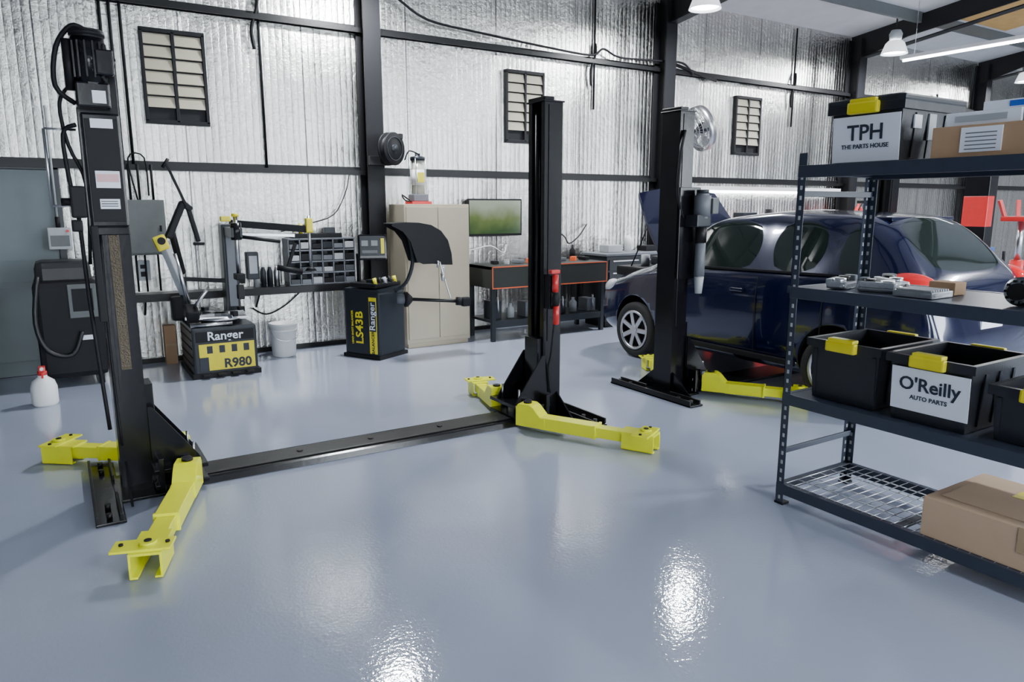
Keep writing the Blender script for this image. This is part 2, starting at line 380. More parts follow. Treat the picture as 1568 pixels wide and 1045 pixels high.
b.cyl((x+.02,y,1.02),(x+.02,y,1.30),.042,grey,bev=.008); b.cyl((x+.02,y,1.30),(x+.02,y,1.44),.046,steelb)
b.cyl((x+.02,y,.88),(x+.02,y,1.02),.028,lgrey,r2=.04)
b.bb(4.35,4.58,4.37,4.392,1.0,1.75,blk)
b.tube([(4.4,4.38,1.5),(4.32,4.37,1.7),(4.33,4.37,2.0),(4.38,4.38,2.2)],.012,blkm)
b.done()
# ------------------------------------------------------------------ tyre changer
b=B('tire_changer')
x0,x1,y0,y1=.98,1.56,7.16,7.90
b.bb(x0,x1,y0,y1,.03,.48,dgrey,.02); b.bb(x0-.02,x1+.02,y0-.02,y1,.0,.05,blkm)
for z in (.12,.2,.28,.36,.44): b.bb(x0-.006,x0+.01,y0+.05,y1-.05,z-.006,z+.006,blkm,0)
b.bb(x0+.03,x1-.03,y0-.008,y0+.002,.345,.445,blkm,.002); b.text('Ranger',.115,(1.27,y0-.010,.395),(1,0,0),UZ,white,.002)
b.bb(x0+.05,x1-.03,y0-.006,y0+.002,.07,.325,yel2,.002)
b.text('R980',.12,(1.37,y0-.008,.125),(1,0,0),UZ,ink,.004); b.bb(x0+.05,x0+.13,y0-.008,y0,.07,.20,ink,.001)
for k in range(4): b.bb(x0+.12+k*.11,x0+.17+k*.11,y0-.009,y0,.235,.305,ink,.001)
b.lathe([(.0,.48),(.17,.48),(.17,.52),(.24,.53),(.24,.55),(.08,.555),(.08,.58),(0,.58)],(1.28,7.42,0),silver)
for k in range(4):
    a=k*PI/2+.4; b.beam((1.28,7.42,.565),(1.28+.25*math.cos(a),7.42+.25*math.sin(a),.565),.06,.03,alu); b.box((1.28+.24*math.cos(a),7.42+.24*math.sin(a),.59),(.06,.05,.05),blkm,rot=(0,0,a))
for k in range(4): b.box((1.08+.13*k,7.15,.035),(.07,.12,.02),blkm,.005)
b.bb(1.40,1.54,7.68,7.86,.45,1.42,dgrey,.012); b.bb(1.43,1.51,7.66,7.69,.6,1.35,grey)
b.beam((1.47,7.77,1.35),(1.47,7.30,1.35),.1,.09,dgrey); b.cyl((1.47,7.34,.95),(1.47,7.34,1.52),.022,silver,seg=6); b.cyl((1.47,7.34,1.28),(1.47,7.34,1.44),.05,blk)
b.box((1.47,7.32,.93),(.09,.13,.06),blkm,.01); b.box((1.38,7.34,1.48),(.09,.06,.05),yel2,.01)
b.box((1.47,7.32,.78),(.06,.08,.14),steelb,.01)
b.cyl((1.47,7.34,1.50),(1.47,7.34,1.53),.035,yel2)
b.beam((1.5,7.8,1.43),(2.25,7.62,1.36),.07,.07,blkm); b.beam((1.52,7.74,1.32),(2.1,7.60,1.30),.04,.035,silver); b.cyl((1.55,7.7,1.30),(1.95,7.6,1.24),.018,blkm)
b.box((2.25,7.60,1.40),(.07,.07,.15),yel2,.012); b.cyl((2.25,7.6,.95),(2.25,7.6,1.5),.014,silver); b.cyl((2.25,7.6,.93),(2.25,7.6,.97),.06,blkm,r2=.03)
b.beam((2.1,7.6,1.22),(2.0,7.58,.96),.03,.03,blkm); b.cyl((1.9,7.58,.98),(2.15,7.58,.92),.03,blkm)
b.box((1.68,7.72,1.0),(.12,.1,.28),dgrey,.01); b.bb(1.64,1.72,7.66,7.67,.92,1.1,lgrey)
b.cyl((1.02,7.75,.45),(1.02,7.75,.95),.035,dgrey)
b.beam((1.02,7.72,.75),(.86,7.55,1.22),.07,.06,lgrey,.01); b.box((.83,7.52,1.26),(.11,.09,.14),yel2,.02,rot=(0,-.35,0)); b.cyl((.83,7.46,1.28),(.83,7.48,1.28),.035,blkm)
b.beam((1.08,7.55,1.6),(.93,7.55,2.0),.022,.024,blkm); b.cyl((.90,7.55,1.95),(.955,7.55,2.03),.016,blkm)
b.beam((.90,7.58,1.30),(1.06,7.6,1.64),.09,.06,blkm,.02); b.beam((1.04,7.6,1.64),(1.13,7.6,1.56),.05,.06,blkm,.015); b.beam((1.10,7.6,1.58),(1.17,7.6,1.26),.045,.045,blkm,.015); b.box((1.17,7.6,1.24),(.10,.07,.03),blkm,.01)
b.beam((.94,7.6,1.35),(1.02,7.7,.95),.05,.05,blkm,.01)
b.beam((1.0,7.7,.9),(1.6,7.72,.84),.05,.04,blkm)
b.cyl((1.0,7.4,.58),(1.15,7.25,.82),.016,silver); b.cyl((1.05,7.62,.62),(.95,7.62,1.15),.02,silver)
b.box((1.02,7.35,.60),(.12,.2,.12),blkm,.02,rot=(.3,0,0)); b.box((.98,7.8,.60),(.16,.16,.24),blkm,.03)
b.beam((.95,7.3,.56),(1.5,7.25,.54),.05,.03,silver,.006); b.cyl((.98,7.2,.50),(1.35,7.2,.50),.02,silver)
b.done()
b=B('electrical_panel')
b.bb(.60,.95,W-.14,W-.002,1.12,1.66,panelg,.006); b.bb(.62,.93,W-.147,W-.14,1.14,1.64,panelg,.003); b.box((.9,W-.152,1.38),(.02,.012,.06),blkm)
for x in (.66,.74,.86): b.cyl((x,W-.12,1.66),(x,W-.12,2.0),.012,blkm); b.cyl((x,W-.07,.75),(x,W-.07,1.12),.010,blkm)
b.tube([(.72,W-.13,1.66),(.66,W-.2,2.05),(.8,W-.2,2.06),(.82,W-.13,1.7)],.008,blkm)
b.bb(.66,.78,W-.06,W-.002,.86,1.06,lgrey); b.bb(.69,.74,W-.065,W-.06,.9,.95,blkm); b.bb(.69,.74,W-.065,W-.06,.98,1.02,blkm)
b.done()
b=B('safety_switch')
b.bb(-.06,.13,W-.20,W-.072,1.2,1.40,lgrey,.008); b.bb(-.04,.11,W-.206,W-.2,1.23,1.33,panelg,.003); b.cyl((.03,W-.13,1.40),(.03,W-.13,1.5),.02,blkm); b.cyl((.03,W-.13,1.5),(.03,W-.13,2.5),.01,lgrey); b.cyl((.10,W-.2,1.37),(.10,W-.22,1.37),.012,redp)
b.done()
b=B('refrigerant_recovery_machine')
b.bb(-.22,.30,7.45,7.95,.08,.95,blkm,.05); b.bb(-.19,.24,7.5,7.92,.9,1.12,bag,.06)
b.bb(.04,.26,7.43,7.452,.62,.92,panelg,.01); b.bb(.07,.23,7.425,7.432,.68,.88,blkm,.004); b.bb(.10,.20,7.43,7.452,.42,.46,white,.003)
for x in (-.17,.24):
    for y in (7.5,7.9): b.cyl((x-.02,y,.05),(x+.02,y,.05),.05,tire)
b.tube([(-.17,7.44,1.0),(-.22,7.42,.6),(-.15,7.42,.35),(.03,7.42,.3),(.12,7.42,.5)],.02,bag)
b.done()
b=B('spray_jug')
b.lathe([(0,0),(.085,0),(.095,.02),(.095,.15),(.08,.2),(.035,.235),(.03,.26),(0,.26)],(-.2,6.88,0),wplast)
b.cyl((-.2,6.88,.25),(-.2,6.88,.28),.034,red); b.box((-.2,6.88,.3),(.05,.08,.04),red,.008); b.cyl((-.2,6.84,.31),(-.2,6.80,.31),.012,wplast); b.beam((-.2,6.86,.28),(-.2,6.83,.23),.015,.008,red)
b.done()
b=B('tool_cart')
b.bb(-1.12,-.52,6.9,7.35,.12,.92,cartb,.01)
for k in range(5): b.bb(-1.07,-.57,6.885,6.9,.17+k*.15,.29+k*.15,cartb,.004); b.bb(-1.0,-.7,6.875,6.886,.26+k*.15,.275+k*.15,silver,.002)
for x in (-1.05,-.59):
    for y in (6.98,7.27): b.cyl((x-.02,y,.055),(x+.02,y,.055),.055,tire); b.bb(x-.03,x+.03,y-.03,y+.03,.1,.125,steelb)
b.done()
b=B('cardboard_box'); b.bb(.84,.95,8.02,8.13,.0,.40,card,.003); b.bb(.845,.945,8.016,8.02,.19,.21,tape,0); b.done()
b=B('wall_shelf')
b.bb(.55,3.0,W-.24,W-.002,.70,.735,steelb); b.bb(.55,3.0,W-.25,W-.24,.66,.735,steelb)
for x in (.7,1.8,2.9): b.prism([(W-.002,.70),(W-.24,.70),(W-.002,.5)],'yz',x-.01,x+.01,steelb)
b.done()
b=B('parts_bin_organizer')
x0,x1,z0,z1=2.12,2.88,.737,1.25; yb=W-.02
b.bb(x0,x1,yb-.012,yb,z0,z1,grey)
for z in [z0+.008+(z1-z0-.016)*k/4 for k in range(5)]: b.bb(x0,x1,yb-.2,yb,z-.008,z+.008,grey,.002)
for k in range(7): x=x0+.008+(x1-x0-.016)*k/6; b.bb(x-.006,x+.006,yb-.2,yb,z0,z1,grey,.002)
for i in range(6):
    for j in range(4):
        cx=x0+.008+(x1-x0-.016)*(i+.5)/6; cz=z0+(z1-z0)*j/4
        b.bb(cx-.05,cx+.05,yb-.20,yb-.02,cz+.016,cz+.06+random.random()*.03,[dgrey,blkm,lgrey,grey][(i*3+j)%4],.002)
b.bb(2.2,2.75,yb-.15,yb-.02,z1,z1+.05,blkm); b.cyl((2.3,yb-.1,z1+.05),(2.3,yb-.1,z1+.16),.02,yel2); b.cyl((2.45,yb-.1,z1+.05),(2.45,yb-.1,z1+.12),.022,wplast); b.box((2.62,yb-.1,z1+.08),(.12,.06,.07),dgrey,.008)
b.done()
b=B('spray_can_set')
for k,(x,m) in enumerate(((1.80,lgrey),(1.87,dgrey),(1.94,dgrey),(2.01,silver))):
    b.lathe([(0,.735),(.03,.735),(.03,.9),(.018,.93),(.018,.95),(0,.95)],(x,W-.12,0),m)
b.done()
b=B('bucket')
c=(1.99,7.86,0)
b.lathe([(0,0),(.118,0),(.122,.01),(.142,.34),(.15,.34),(.15,.36),(.138,.36),(.118,.015),(0,.015)],c,wplast); b.lathe([(.134,.28),(.146,.28),(.147,.295),(.135,.295)],c,wplast)
b.tube([(1.85,7.86,.31),(1.87,7.74,.22),(1.99,7.70,.18),(2.11,7.74,.22),(2.13,7.86,.31)],.004,silver)
b.done()
# ------------------------------------------------------------------ balancer
M0=Matrix.Translation((2.77,7.05,0))@Matrix.Rotation(math.radians(28),4,'Z')
b=B('wheel_balancer',M0)
b.bb(0,.44,0,.48,.03,.72,dgrey,.03); b.bb(-.01,.46,-.01,.5,0,.04,blkm)
b.prism([(0.0,.70),(.44,.70),(.44,.76),(0,.74)],'xz',.0,.48,dgrey,.01)
b.bb(-.004,.002,.03,.13,.06,.66,yel2,.001); b.bb(-.006,.002,.035,.125,.30,.62,ink,.001)
b.text('Ranger',.105,(-.008,.08,.46),(0,0,1),(0,1,0),white,.001)
b.text('LS43B',.14,(-.006,.26,.33),(0,0,1),(0,1,0),yel2,.003)
b.text('LEAD SHOT BALANCER',.034,(-.006,.36,.33),(0,0,1),(0,1,0),yel2,.001)
b.text('BALANCER',.05,(-.006,.08,.18),(0,0,1),(0,1,0),ink,.001)
b.box((.22,.22,.78),(.42,.36,.05),blkm,.02)
for k in range(5): b.cyl((.04+.08*k,.06,.79),(.04+.08*k,.08,.86),.02,[yel2,blkm,lgrey,blkm,yel2][k])
b.bb(.05,.2,.1,.2,.80,.84,dgrey); b.bb(.25,.38,.1,.25,.8,.83,grey)
b.bb(.13,.16,.36,.40,.75,1.1,blkm)
b.M=Matrix.Translation((2.83,7.32,1.17))@Matrix.Rotation(math.radians(-18),4,'Z')@Matrix.Rotation(-.12,4,'X')
b.box((0,0,0),(.30,.07,.27),blk,.02); b.box((0,-.036,.01),(.26,.01,.20),dgrey,.006); b.box((.105,-.042,.01),(.035,.008,.16),yel2,.004)
for k in range(2): b.box((-.08+k*.10,-.043,.04),(.07,.008,.06),scr,.003)
b.box((-.03,-.043,-.05),(.16,.006,.03),panelg,.002)
b.M=Matrix()
b.cyl((3.02,7.02,.64),(3.72,6.86,.58),.018,steelb); b.lathe([(0,0),(.03,0),(.08,.05),(.08,.08),(0,.08)],(3.12,6.98,.635),blkm,axis=Vector((-1,.2,0)))
b.cyl((2.98,7.05,.64),(3.1,7.0,.635),.05,grey); b.box((3.70,6.87,.58),(.10,.07,.10),blkm,.02); b.cyl((3.6,6.9,.59),(3.66,6.88,.585),.045,blkm)
b.tube([(3.02,7.2,.70),(3.12,7.12,.80),(3.18,7.08,1.0),(3.15,7.05,1.2),(3.1,7.03,1.36)],.02,dgrey)
out=[(2.90,1.42),(3.05,1.43),(3.20,1.425),(3.34,1.40),(3.45,1.34),(3.53,1.24),(3.57,1.10),(3.58,.98)]
inn=[(3.46,.985),(3.35,1.0),(3.24,1.0),(3.17,1.03),(3.14,1.12),(3.10,1.24),(3.02,1.34),(2.90,1.40)]
for y in (6.94,7.16): b.prism(out+inn,'xz',y-.005,y+.005,blkm)
for (u0,v0),(u1,v1) in zip(out,out[1:]): b.beam((u0,7.05,v0),(u1,7.05,v1),.225,.010,blkm,.002)
b.tube([(3.42,6.92,1.02),(3.46,6.9,.86),(3.5,6.89,.72),(3.53,6.88,.62)],.008,silver); b.cyl((3.44,6.9,.9),(3.45,6.9,.82),.02,silver)
b.cyl((3.40,6.92,1.03),(3.40,6.92,.96),.012,silver)
b.done()
# ------------------------------------------------------------------ cabinet
b=B('storage_cabinet')
x0,x1,y0,y1,h=3.27,4.08,7.47,7.90,1.62
b.bb(x0,x1,y0,y1,.05,h,tan,.008); b.bb(x0+.02,x1-.02,y0+.02,y1,0,.06,tan)
for a,c in ((x0+.02,(x0+x1)/2-.003),((x0+x1)/2+.003,x1-.02)): b.bb(a,c,y0-.016,y0+.002,.10,h-.03,tan,.004)
b.box(((x0+x1)/2+.05,y0-.025,.9),(.035,.02,.14),silver,.004); b.cyl(((x0+x1)/2+.05,y0-.02,.9),((x0+x1)/2+.05,y0-.05,.9),.012,silver)
b.done()
b=B('fluid_dispenser')
c=(3.53,7.65,0)
b.box((3.53,7.65,1.636),(.24,.2,.03),red,.005); b.box((3.53,7.65,1.69),(.18,.16,.08),grey,.01)
b.lathe([(0,1.72),(.075,1.72),(.075,2.10),(0,2.10)],c,skin_clear); b.lathe([(0,2.10),(.085,2.10),(.085,2.14),(.03,2.15),(.03,2.18),(0,2.18)],c,dgrey)
b.lathe([(.074,1.83),(.078,1.83),(.078,2.0),(.074,2.0)],c,wplast); b.bb(3.49,3.57,7.567,7.573,1.86,1.97,yel2,.001)
for a in (.8,2.4,4,5.6): b.cyl((c[0]+.09*math.cos(a),c[1]+.09*math.sin(a),1.7),(c[0]+.09*math.cos(a),c[1]+.09*math.sin(a),2.12),.005,silver,seg=8)
b.tube([(3.41,7.62,1.66),(3.31,7.6,1.72),(3.34,7.58,1.66),(3.43,7.58,1.65)],.008,blkm)
b.tube([(3.53,7.6,2.16),(3.41,7.6,2.2),(3.36,7.62,2.1)],.008,blkm)
b.done()
b=B('hose_reel')
c=Vector((3.24,7.70,2.22)); ax=Vector((.45,-.9,0)).normalized()
b.lathe([(0,-.05),(.17,-.05),(.18,-.04),(.17,-.03),(.09,-.03),(.09,.03),(.17,.03),(.18,.04),(.17,.05),(0,.05)],c,blkm,axis=ax)
for k in range(4): b.lathe([(.09,-.028+.014*k),(.14,-.026+.014*k),(.145,-.02+.014*k),(.14,-.014+.014*k),(.09,-.014+.014*k)],c,bag,axis=ax)
b.lathe([(0,-.06),(.05,-.06),(.05,.06),(0,.06)],c,dgrey,axis=ax); b.lathe([(.12,.05),(.13,.05),(.13,.056),(.12,.056)],c,dgrey,axis=ax)
b.bb(3.05,3.3,7.86,7.92,2.05,2.15,steelb); b.beam((3.18,7.9,2.1),(3.22,7.76,2.22),.04,.04,steelb)
b.box((3.36,7.8,2.36),(.05,.2,.06),steelb,.008)
b.done()
# tv
tv=bpy.data.materials.new('tv_picture'); tv.use_nodes=True; N,L=nodes(tv); bs=N['Principled BSDF']
tc=N.new('ShaderNodeTexCoord'); no=N.new('ShaderNodeTexNoise'); no.inputs['Scale'].default_value=4; L.new(tc.outputs['Object'],no.inputs['Vector'])
sp=N.new('ShaderNodeSeparateXYZ'); L.new(tc.outputs['Object'],sp.inputs[0])
ma=N.new('ShaderNodeMath'); ma.operation='MULTIPLY_ADD'; ma.inputs[1].default_value=.5; L.new(no.outputs['Fac'],ma.inputs[0])
m2=N.new('ShaderNodeMapRange'); m2.inputs[1].default_value=1.25; m2.inputs[2].default_value=1.66; m2.inputs[3].default_value=-.2; m2.inputs[4].default_value=.6; L.new(sp.outputs[2],m2.inputs[0]); L.new(m2.outputs[0],ma.inputs[2])
rp=N.new('ShaderNodeValToRGB'); rp.color_ramp.elements[0].position=.1; rp.color_ramp.elements[0].color=(.04,.09,.03,1); rp.color_ramp.elements[1].position=.75; rp.color_ramp.elements[1].color=(.40,.46,.36,1); e=rp.color_ramp.elements.new(.4); e.color=(.14,.20,.06,1)
L.new(ma.outputs[0],rp.inputs[0]); bs.inputs['Base Color'].default_value=(.01,.01,.01,1); L.new(rp.outputs[0],bs.inputs['Emission Color']); bs.inputs['Emission Strength'].default_value=1.0; bs.inputs['Roughness'].default_value=.15
b=B('flat_screen_tv')
b.bb(4.40,5.20,W-.12,W-.08,1.22,1.69,blkm,.006); b.bb(4.42,5.18,W-.123,W-.12,1.25,1.67,tv,0); b.bb(4.65,4.95,W-.09,W-.002,1.3,1.6,blkm)
b.done()
def benchf(name,x0,x1,y0,y1,z,apron=True):
    b=B(name)
    b.bb(x0,x1,y0,y1,z-.04,z,bench,.004)
    if apron:
        b.bb(x0,x1,y0-.015,y0+.003,z-.26,z,bench,.003)
        for (a,c,d,e) in ((x0,x1,z-.012,z),(x0,x1,z-.262,z-.25),(x0,x0+.012,z-.26,z),(x1-.012,x1,z-.26,z)): b.bb(a,c,y0-.019,y0-.015,d,e,orange,.001)
        b.bb(x0,x0+.012,y0,y1,z-.26,z,bench,.002)
    for x in (x0+.04,x1-.04):
        for y in (y0+.04,y1-.04): b.bb(x-.025,x+.025,y-.025,y+.025,0,z-.03,dgrey)
    b.bb(x0+.03,x1-.03,y0+.03,y1-.03,.22,.25,dgrey); b.bb(x0+.03,x1-.03,y0+.02,y0+.05,.17,.25,dgrey)
    for k in range(7):
        x=x0+.14+(x1-x0-.28)*k/6; h=.1+.14*random.random()
        if k%2: b.lathe([(0,.25),(.05,.25),(.05,.25+h),(.02,.28+h),(.02,.31+h),(0,.31+h)],(x,y0+.2,0),[wplast,lgrey,green,red][k%4])
        else: b.box((x,y0+.22,.25+h/2),(.13,.2,h),[dgrey,card,grey,blkm][k%4],.005); b.cyl((x,y0+.1,.3+h),(x+.04,y0+.14,.27),.012,silver)
    return b
b=benchf('workbench',4.28,6.0,7.3,7.90,.90)
for k in range(9):
    x=4.5+k*.17; b.box((x,7.6,.925),(.08+.03*(k%3),.07,.04+.02*(k%2)),[blkm,silver,grey,orange][k%4],.006,rot=(0,0,k))
b.lathe([(0,.9),(.04,.9),(.04,1.03),(.015,1.06),(.015,1.1),(0,1.1)],(5.75,7.7,0),blkm)
b.done()
b=B('tool_cabinet')
b.bb(6.1,8.0,7.42,7.90,.08,.95,dgrey,.01); b.bb(6.06,8.04,7.38,7.91,.95,.98,grey)
for i in range(3):
    for j in range(5): b.bb(6.14+i*.62,6.70+i*.62,7.405,7.422,.12+j*.16,.26+j*.16,dgrey,.004); b.bb(6.2+i*.62,6.64+i*.62,7.395,7.407,.235+j*.16,.25+j*.16,silver,.002)
b.bb(6.12,7.98,7.45,7.88,0,.08,blkm)
b.box((6.4,7.7,1.03),(.25,.2,.1),lgrey,.01); b.lathe([(0,.98),(.05,.98),(.05,1.15),(.02,1.2),(0,1.2)],(6.75,7.75,0),wplast); b.box((7.1,7.7,1.02),(.3,.2,.07),blkm,.01)
b.done()
b=B('air_hose')
b.tube([(6.35,W-.02,1.35),(6.1,8.02,1.2),(5.9,7.98,1.1),(5.8,7.96,1.2),(5.7,8.1,1.3)],.009,blkm)
b.tube([(4.2,W-.03,1.15),(4.4,8.1,1.05),(4.7,8.05,1.1),(4.9,8.05,1.0),(5.0,8.15,1.1)],.008,wplast)
b.done()
b=B('air_hose')
b.tube([(2.9,W-.06,1.95),(2.85,W-.06,1.75),(2.7,W-.05,1.5),(2.4,W-.05,1.4),(2.1,W-.05,1.32)],.006,blkm)
b.tube([(1.75,W-.03,.5),(1.9,W-.03,.42),(2.1,W-.03,.5),(2.3,W-.03,.66)],.008,blkm)
b.done()
b=B('wall_fan')
c=Vector((7.78,7.5,2.66)); ax=Vector((-.90,.26,-.28)).normalized()
for r in (.05,.12,.19,.25,.30):
    b.lathe([(r-.004,-.0),(r+.004,-.0),(r+.004,.008),(r-.004,.008)],c+ax*(.09-.08*(r/.3)**2),silver,axis=ax)
b.lathe([(.30,-.06),(.312,-.06),(.312,.04),(.30,.04)],c,silver,axis=ax); b.lathe([(0,-.14),(.07,-.14),(.08,-.02),(.03,.04),(0,.05)],c,dgrey,axis=ax)
u=ax.cross(Vector((0,0,1))).normalized(); v=ax.cross(u)
for k in range(24):
    a=k*PI/12; d=u*math.cos(a)+v*math.sin(a); b.cyl(c+d*.04+ax*.09,c+d*.3+ax*.01,.003,silver,seg=5); b.cyl(c+d*.06-ax*.1,c+d*.3-ax*.03,.003,silver,seg=5)
for k in range(4):
    a=k*PI/2; d=u*math.cos(a)+v*math.sin(a); e=u*math.cos(a+.7)+v*math.sin(a+.7)
    b.quad([c+d*.06,c+d*.27+ax*.02,c+e*.27-ax*.03,c+e*.06-ax*.02],lgrey)
b.beam(c-ax*.1,(7.68,7.925,2.55),.04,.04,blkm)
b.done()
# ------------------------------------------------------------------ lamps
def highbay(x,y,z=4.0,p=180):
    b=B('high_bay_lamp')
    b.lathe([(0,z+.18),(.08,z+.18),(.10,z+.30),(.07,z+.36),(0,z+.36)],(x,y,0),lgrey)
    b.lathe([(.10,z+.20),(.14,z+.16),(.20,z),(.195,z),(.13,z+.15),(.09,z+.19)],(x,y,0),lampm)
    b.lathe([(0,z+.03),(.17,z+.03),(.17,z+.05),(0,z+.05)],(x,y,0),emi)
    b.cyl((x,y,z+.35),(x,y,zr(y)-.005),.012,steelb)
    b.done()
    l=bpy.data.lights.new('high_bay_light','AREA'); l.shape='DISK'; l.size=.34; l.energy=p; l.color=(.93,.97,1)
    o=bpy.data.objects.new('high_bay_light',l); o.location=(x,y,z-.01); bpy.context.collection.objects.link(o)
for x,y in ((2.95,7.2),(7.1,6.85),(11.7,7.15),(16.5,7.3),(7.1,1.0),(11.7,1.0),(2.6,-3.0)): highbay(x,y)
def strip(x,y0,y1,z,name='fluorescent_strip_light'):
    b=B(name); b.bb(x-.05,x+.05,y0,y1,z,z+.05,wplast,.004); b.cyl((x,y0+.03,z-.018),(x,y1-.03,z-.018),.018,tube_e,seg=12)
    for y in (y0+.2,y1-.2): b.cyl((x,y,z+.05),(x,y,zr(y)-.005),.004,silver,seg=6)
    b.done()
strip(11.5,3.6,6.9,3.85); strip(16.,2.,6.9,3.85)
b=B('fluorescent_bench_light')
b.bb(8.0,11.9,W-.17,W-.102,1.84,1.9,wplast); b.cyl((8.1,W-.15,1.82),(11.8,W-.15,1.82),.018,tube_e,seg=12); b.done()
# ------------------------------------------------------------------ rack
b=B('shelving_rack')
RX0,RX1,RY1,RY0=3.21,3.83,2.41,.44
def upright(x,y,sx,sy,h=1.86):
    b.bb(x,x+sx*.045,y,y+sy*.003,0,h,rackm,0); b.bb(x,x+sx*.003,y,y+sy*.045,0,h,rackm,0)
    b.bb(x-sx*.004,x+sx*.05,y-sy*.004,y+sy*.05,0,.012,blkm,0)
    z=.04
    while z<h-.03:
        b.box((x-sx*.0012,y+sy*.024,z),(.002,.012,.02),lgrey,0); b.box((x+sx*.024,y-sy*.0012,z),(.012,.002,.02),lgrey,0)
        b.box((x+sx*.0042,y+sy*.024,z),(.002,.012,.02),lgrey,0); b.box((x+sx*.024,y+sy*.0042,z),(.012,.002,.02),lgrey,0); z+=.05
upright(RX0,RY1,1,-1); upright(RX1,RY1,-1,-1); upright(RX0,RY0,1,1); upright(RX1,RY0,-1,1)
LV=(.12,.62,1.19,1.80)
for z in LV:
    for x in (RX0-.004,RX1-.03):
        b.bb(x,x+.034,RY0+.0,RY1-.0,z-.06,z,rackm,.003)
    for y in (RY0,RY1-.03): b.bb(RX0,RX1,y,y+.03,z-.05,z,rackm,.003)
    for k in (1,2): y=RY0+(RY1-RY0)*k/3; b.bb(RX0,RX1,y-.015,y+.015,z-.03,z-.006,rackm,.002)
    if z>.2: b.bb(RX0+.02,RX1-.02,RY0+.02,RY1-.02,z-.014,z-.002,rackm,.001)
for z in (.30,1.66):
    for y in (RY0+.01,RY1-.02): b.beam((RX0+.01,y,z),(RX1-.01,y,z),.012,.03,rackm,.002)
z=.118
y=RY0+.03
while y<RY1-.01: b.cyl((RX0+.01,y,z),(RX1-.01,y,z),.0026,wire,seg=6); y+=.05
x=RX0+.04
while x<RX1-.01: b.cyl((x,RY0+.01,z-.004),(x,RY1-.01,z-.004),.003,wire,seg=6); x+=.095
b.done()
def mktote(x0,x1,y0,y1,z,h,lid=False,label=None,fs=.07,sub=None,lh=.19):
    b=B('storage_tote'); t=.012; f=.02
    def ring(i,zz,g): return [(x0+i-g,y0+i-g,zz),(x1-i+g,y0+i-g,zz),(x1-i+g,y1-i+g,zz),(x0+i-g,y1-i+g,zz)]
    def sides(A,C,m):
        for k in range(4): b.quad([A[k],A[(k+1)%4],C[(k+1)%4],C[k]],m)
    o0=ring(f,z,0);o1=ring(0.006,z+h-.04,0);o2=ring(-.012,z+h-.04,0);o3=ring(-.012,z+h,0);i3=ring(.012,z+h,0);i0=ring(f+.01,z+.01,0)
    for A,C in ((o0,o1),(o1,o2),(o2,o3),(o3,i3),(i3,i0)): sides(A,C,tote)
    b.quad(i0,tote); b.quad(o0[::-1],tote)
    for k in range(1,4):
        x=x0+(x1-x0)*k/4; b.beam((x,y0+.018,z+.02),(x,y0+.004,z+h-.05),.02,.008,tote,.002,up=(0,1,0))
    for y in (y0+.03,y1-.03): b.beam((x0+.018,y,z+.02),(x0+.006,y,z+h-.05),.02,.008,tote,.002)
    if lid:
        b.bb(x0-.015,x1+.015,y0-.015,y1+.015,z+h-.005,z+h+.025,dgrey,.01); b.bb(x0+.03,x1-.03,y0+.03,y1-.03,z+h+.02,z+h+.035,dgrey,.008)
        b.bb(x0+.10,x0+.16,y0-.0,y0+.008,z+h-.12,z+h-.06,white,.001); b.bb(x0+.22,x0+.28,y0,y0+.008,z+h-.17,z+h-.05,lgrey,.001)
    ym=(y0+y1)/2; b.box((x0-.022,ym,z+h-.02),(.035,(y1-y0)*.42,.055),yel2,.01); b.box((x0-.012,ym,z+h+.012),(.05,(y1-y0)*.36,.02),yel2,.006)
    b.box((x1+.018,ym,z+h-.02),(.03,(y1-y0)*.42,.055),yel2,.01)
    if label:
        lw=(y1-y0)*.93; xc=x0-.003; zc=z+h-.055-lh/2
        b.box((xc-.002,ym-.01,zc),(.003,lw,lh),white,0,rot=(0,-.06,0))
        b.text(label,fs,(xc-.007,ym-.01,zc+.025),MX,(-.06,0,1),ink,.0015)
        if sub: b.text(sub,.028,(xc-.003,ym-.01,zc-.035),MX,(-.06,0,1),ink,.0005)
    b.done()
mktote(3.27,3.76,1.93,2.29,1.801,.27,True,'TPH',.10,'THE PARTS HOUSE',.21)
mktote(3.27,3.76,1.93,2.31,.621,.31)
mktote(3.25,3.74,1.50,1.87,.621,.31,False,"O'Reilly",.085,'AUTO PARTS',.20)
mktote(3.29,3.70,1.04,1.44,.621,.24)
b=B('cardboard_box'); b.bb(3.25,3.70,1.20,1.78,1.801,1.93,card,.003); b.bb(3.246,3.25,1.50,1.66,1.82,1.92,white,0)
for k in range(5): b.bb(3.244,3.246,1.52,1.64,1.83+k*.016,1.834+k*.016,grey,0)
b.bb(3.248,3.702,1.40,1.42,1.85,1.87,tape,0); b.done()
b=B('parts_carton'); b.bb(3.27,3.6,1.45,1.74,1.931,1.985,white,.003); b.bb(3.267,3.27,1.5,1.7,1.945,1.97,lgrey,0); b.done()
b=B('parts_carton'); b.bb(3.28,3.58,1.18,1.44,1.931,1.985,white,.003); b.bb(3.277,3.28,1.28,1.43,1.94,1.976,redp,0); b.done()
b=B('parts_carton'); b.bb(3.28,3.58,1.18,1.6,1.986,2.02,white,.003); b.bb(3.277,3.28,1.2,1.5,1.992,2.014,bluep,0); b.done()
b=B('parts_carton'); b.bb(3.30,3.56,1.15,1.46,2.021,2.055,bluep,.003); b.bb(3.297,3.30,1.2,1.42,2.028,2.048,white,0); b.done()
b=B('cardboard_box'); b.bb(3.23,3.77,.80,1.64,.121,.305,card2,.004); b.bb(3.226,3.774,1.19,1.25,.2,.3075,tape,.001)
b.bb(3.3,3.7,.84,1.60,.305,.308,card2,.001); b.bb(3.55,3.65,1.3,1.42,.3085,.3095,yel2,0); b.done()
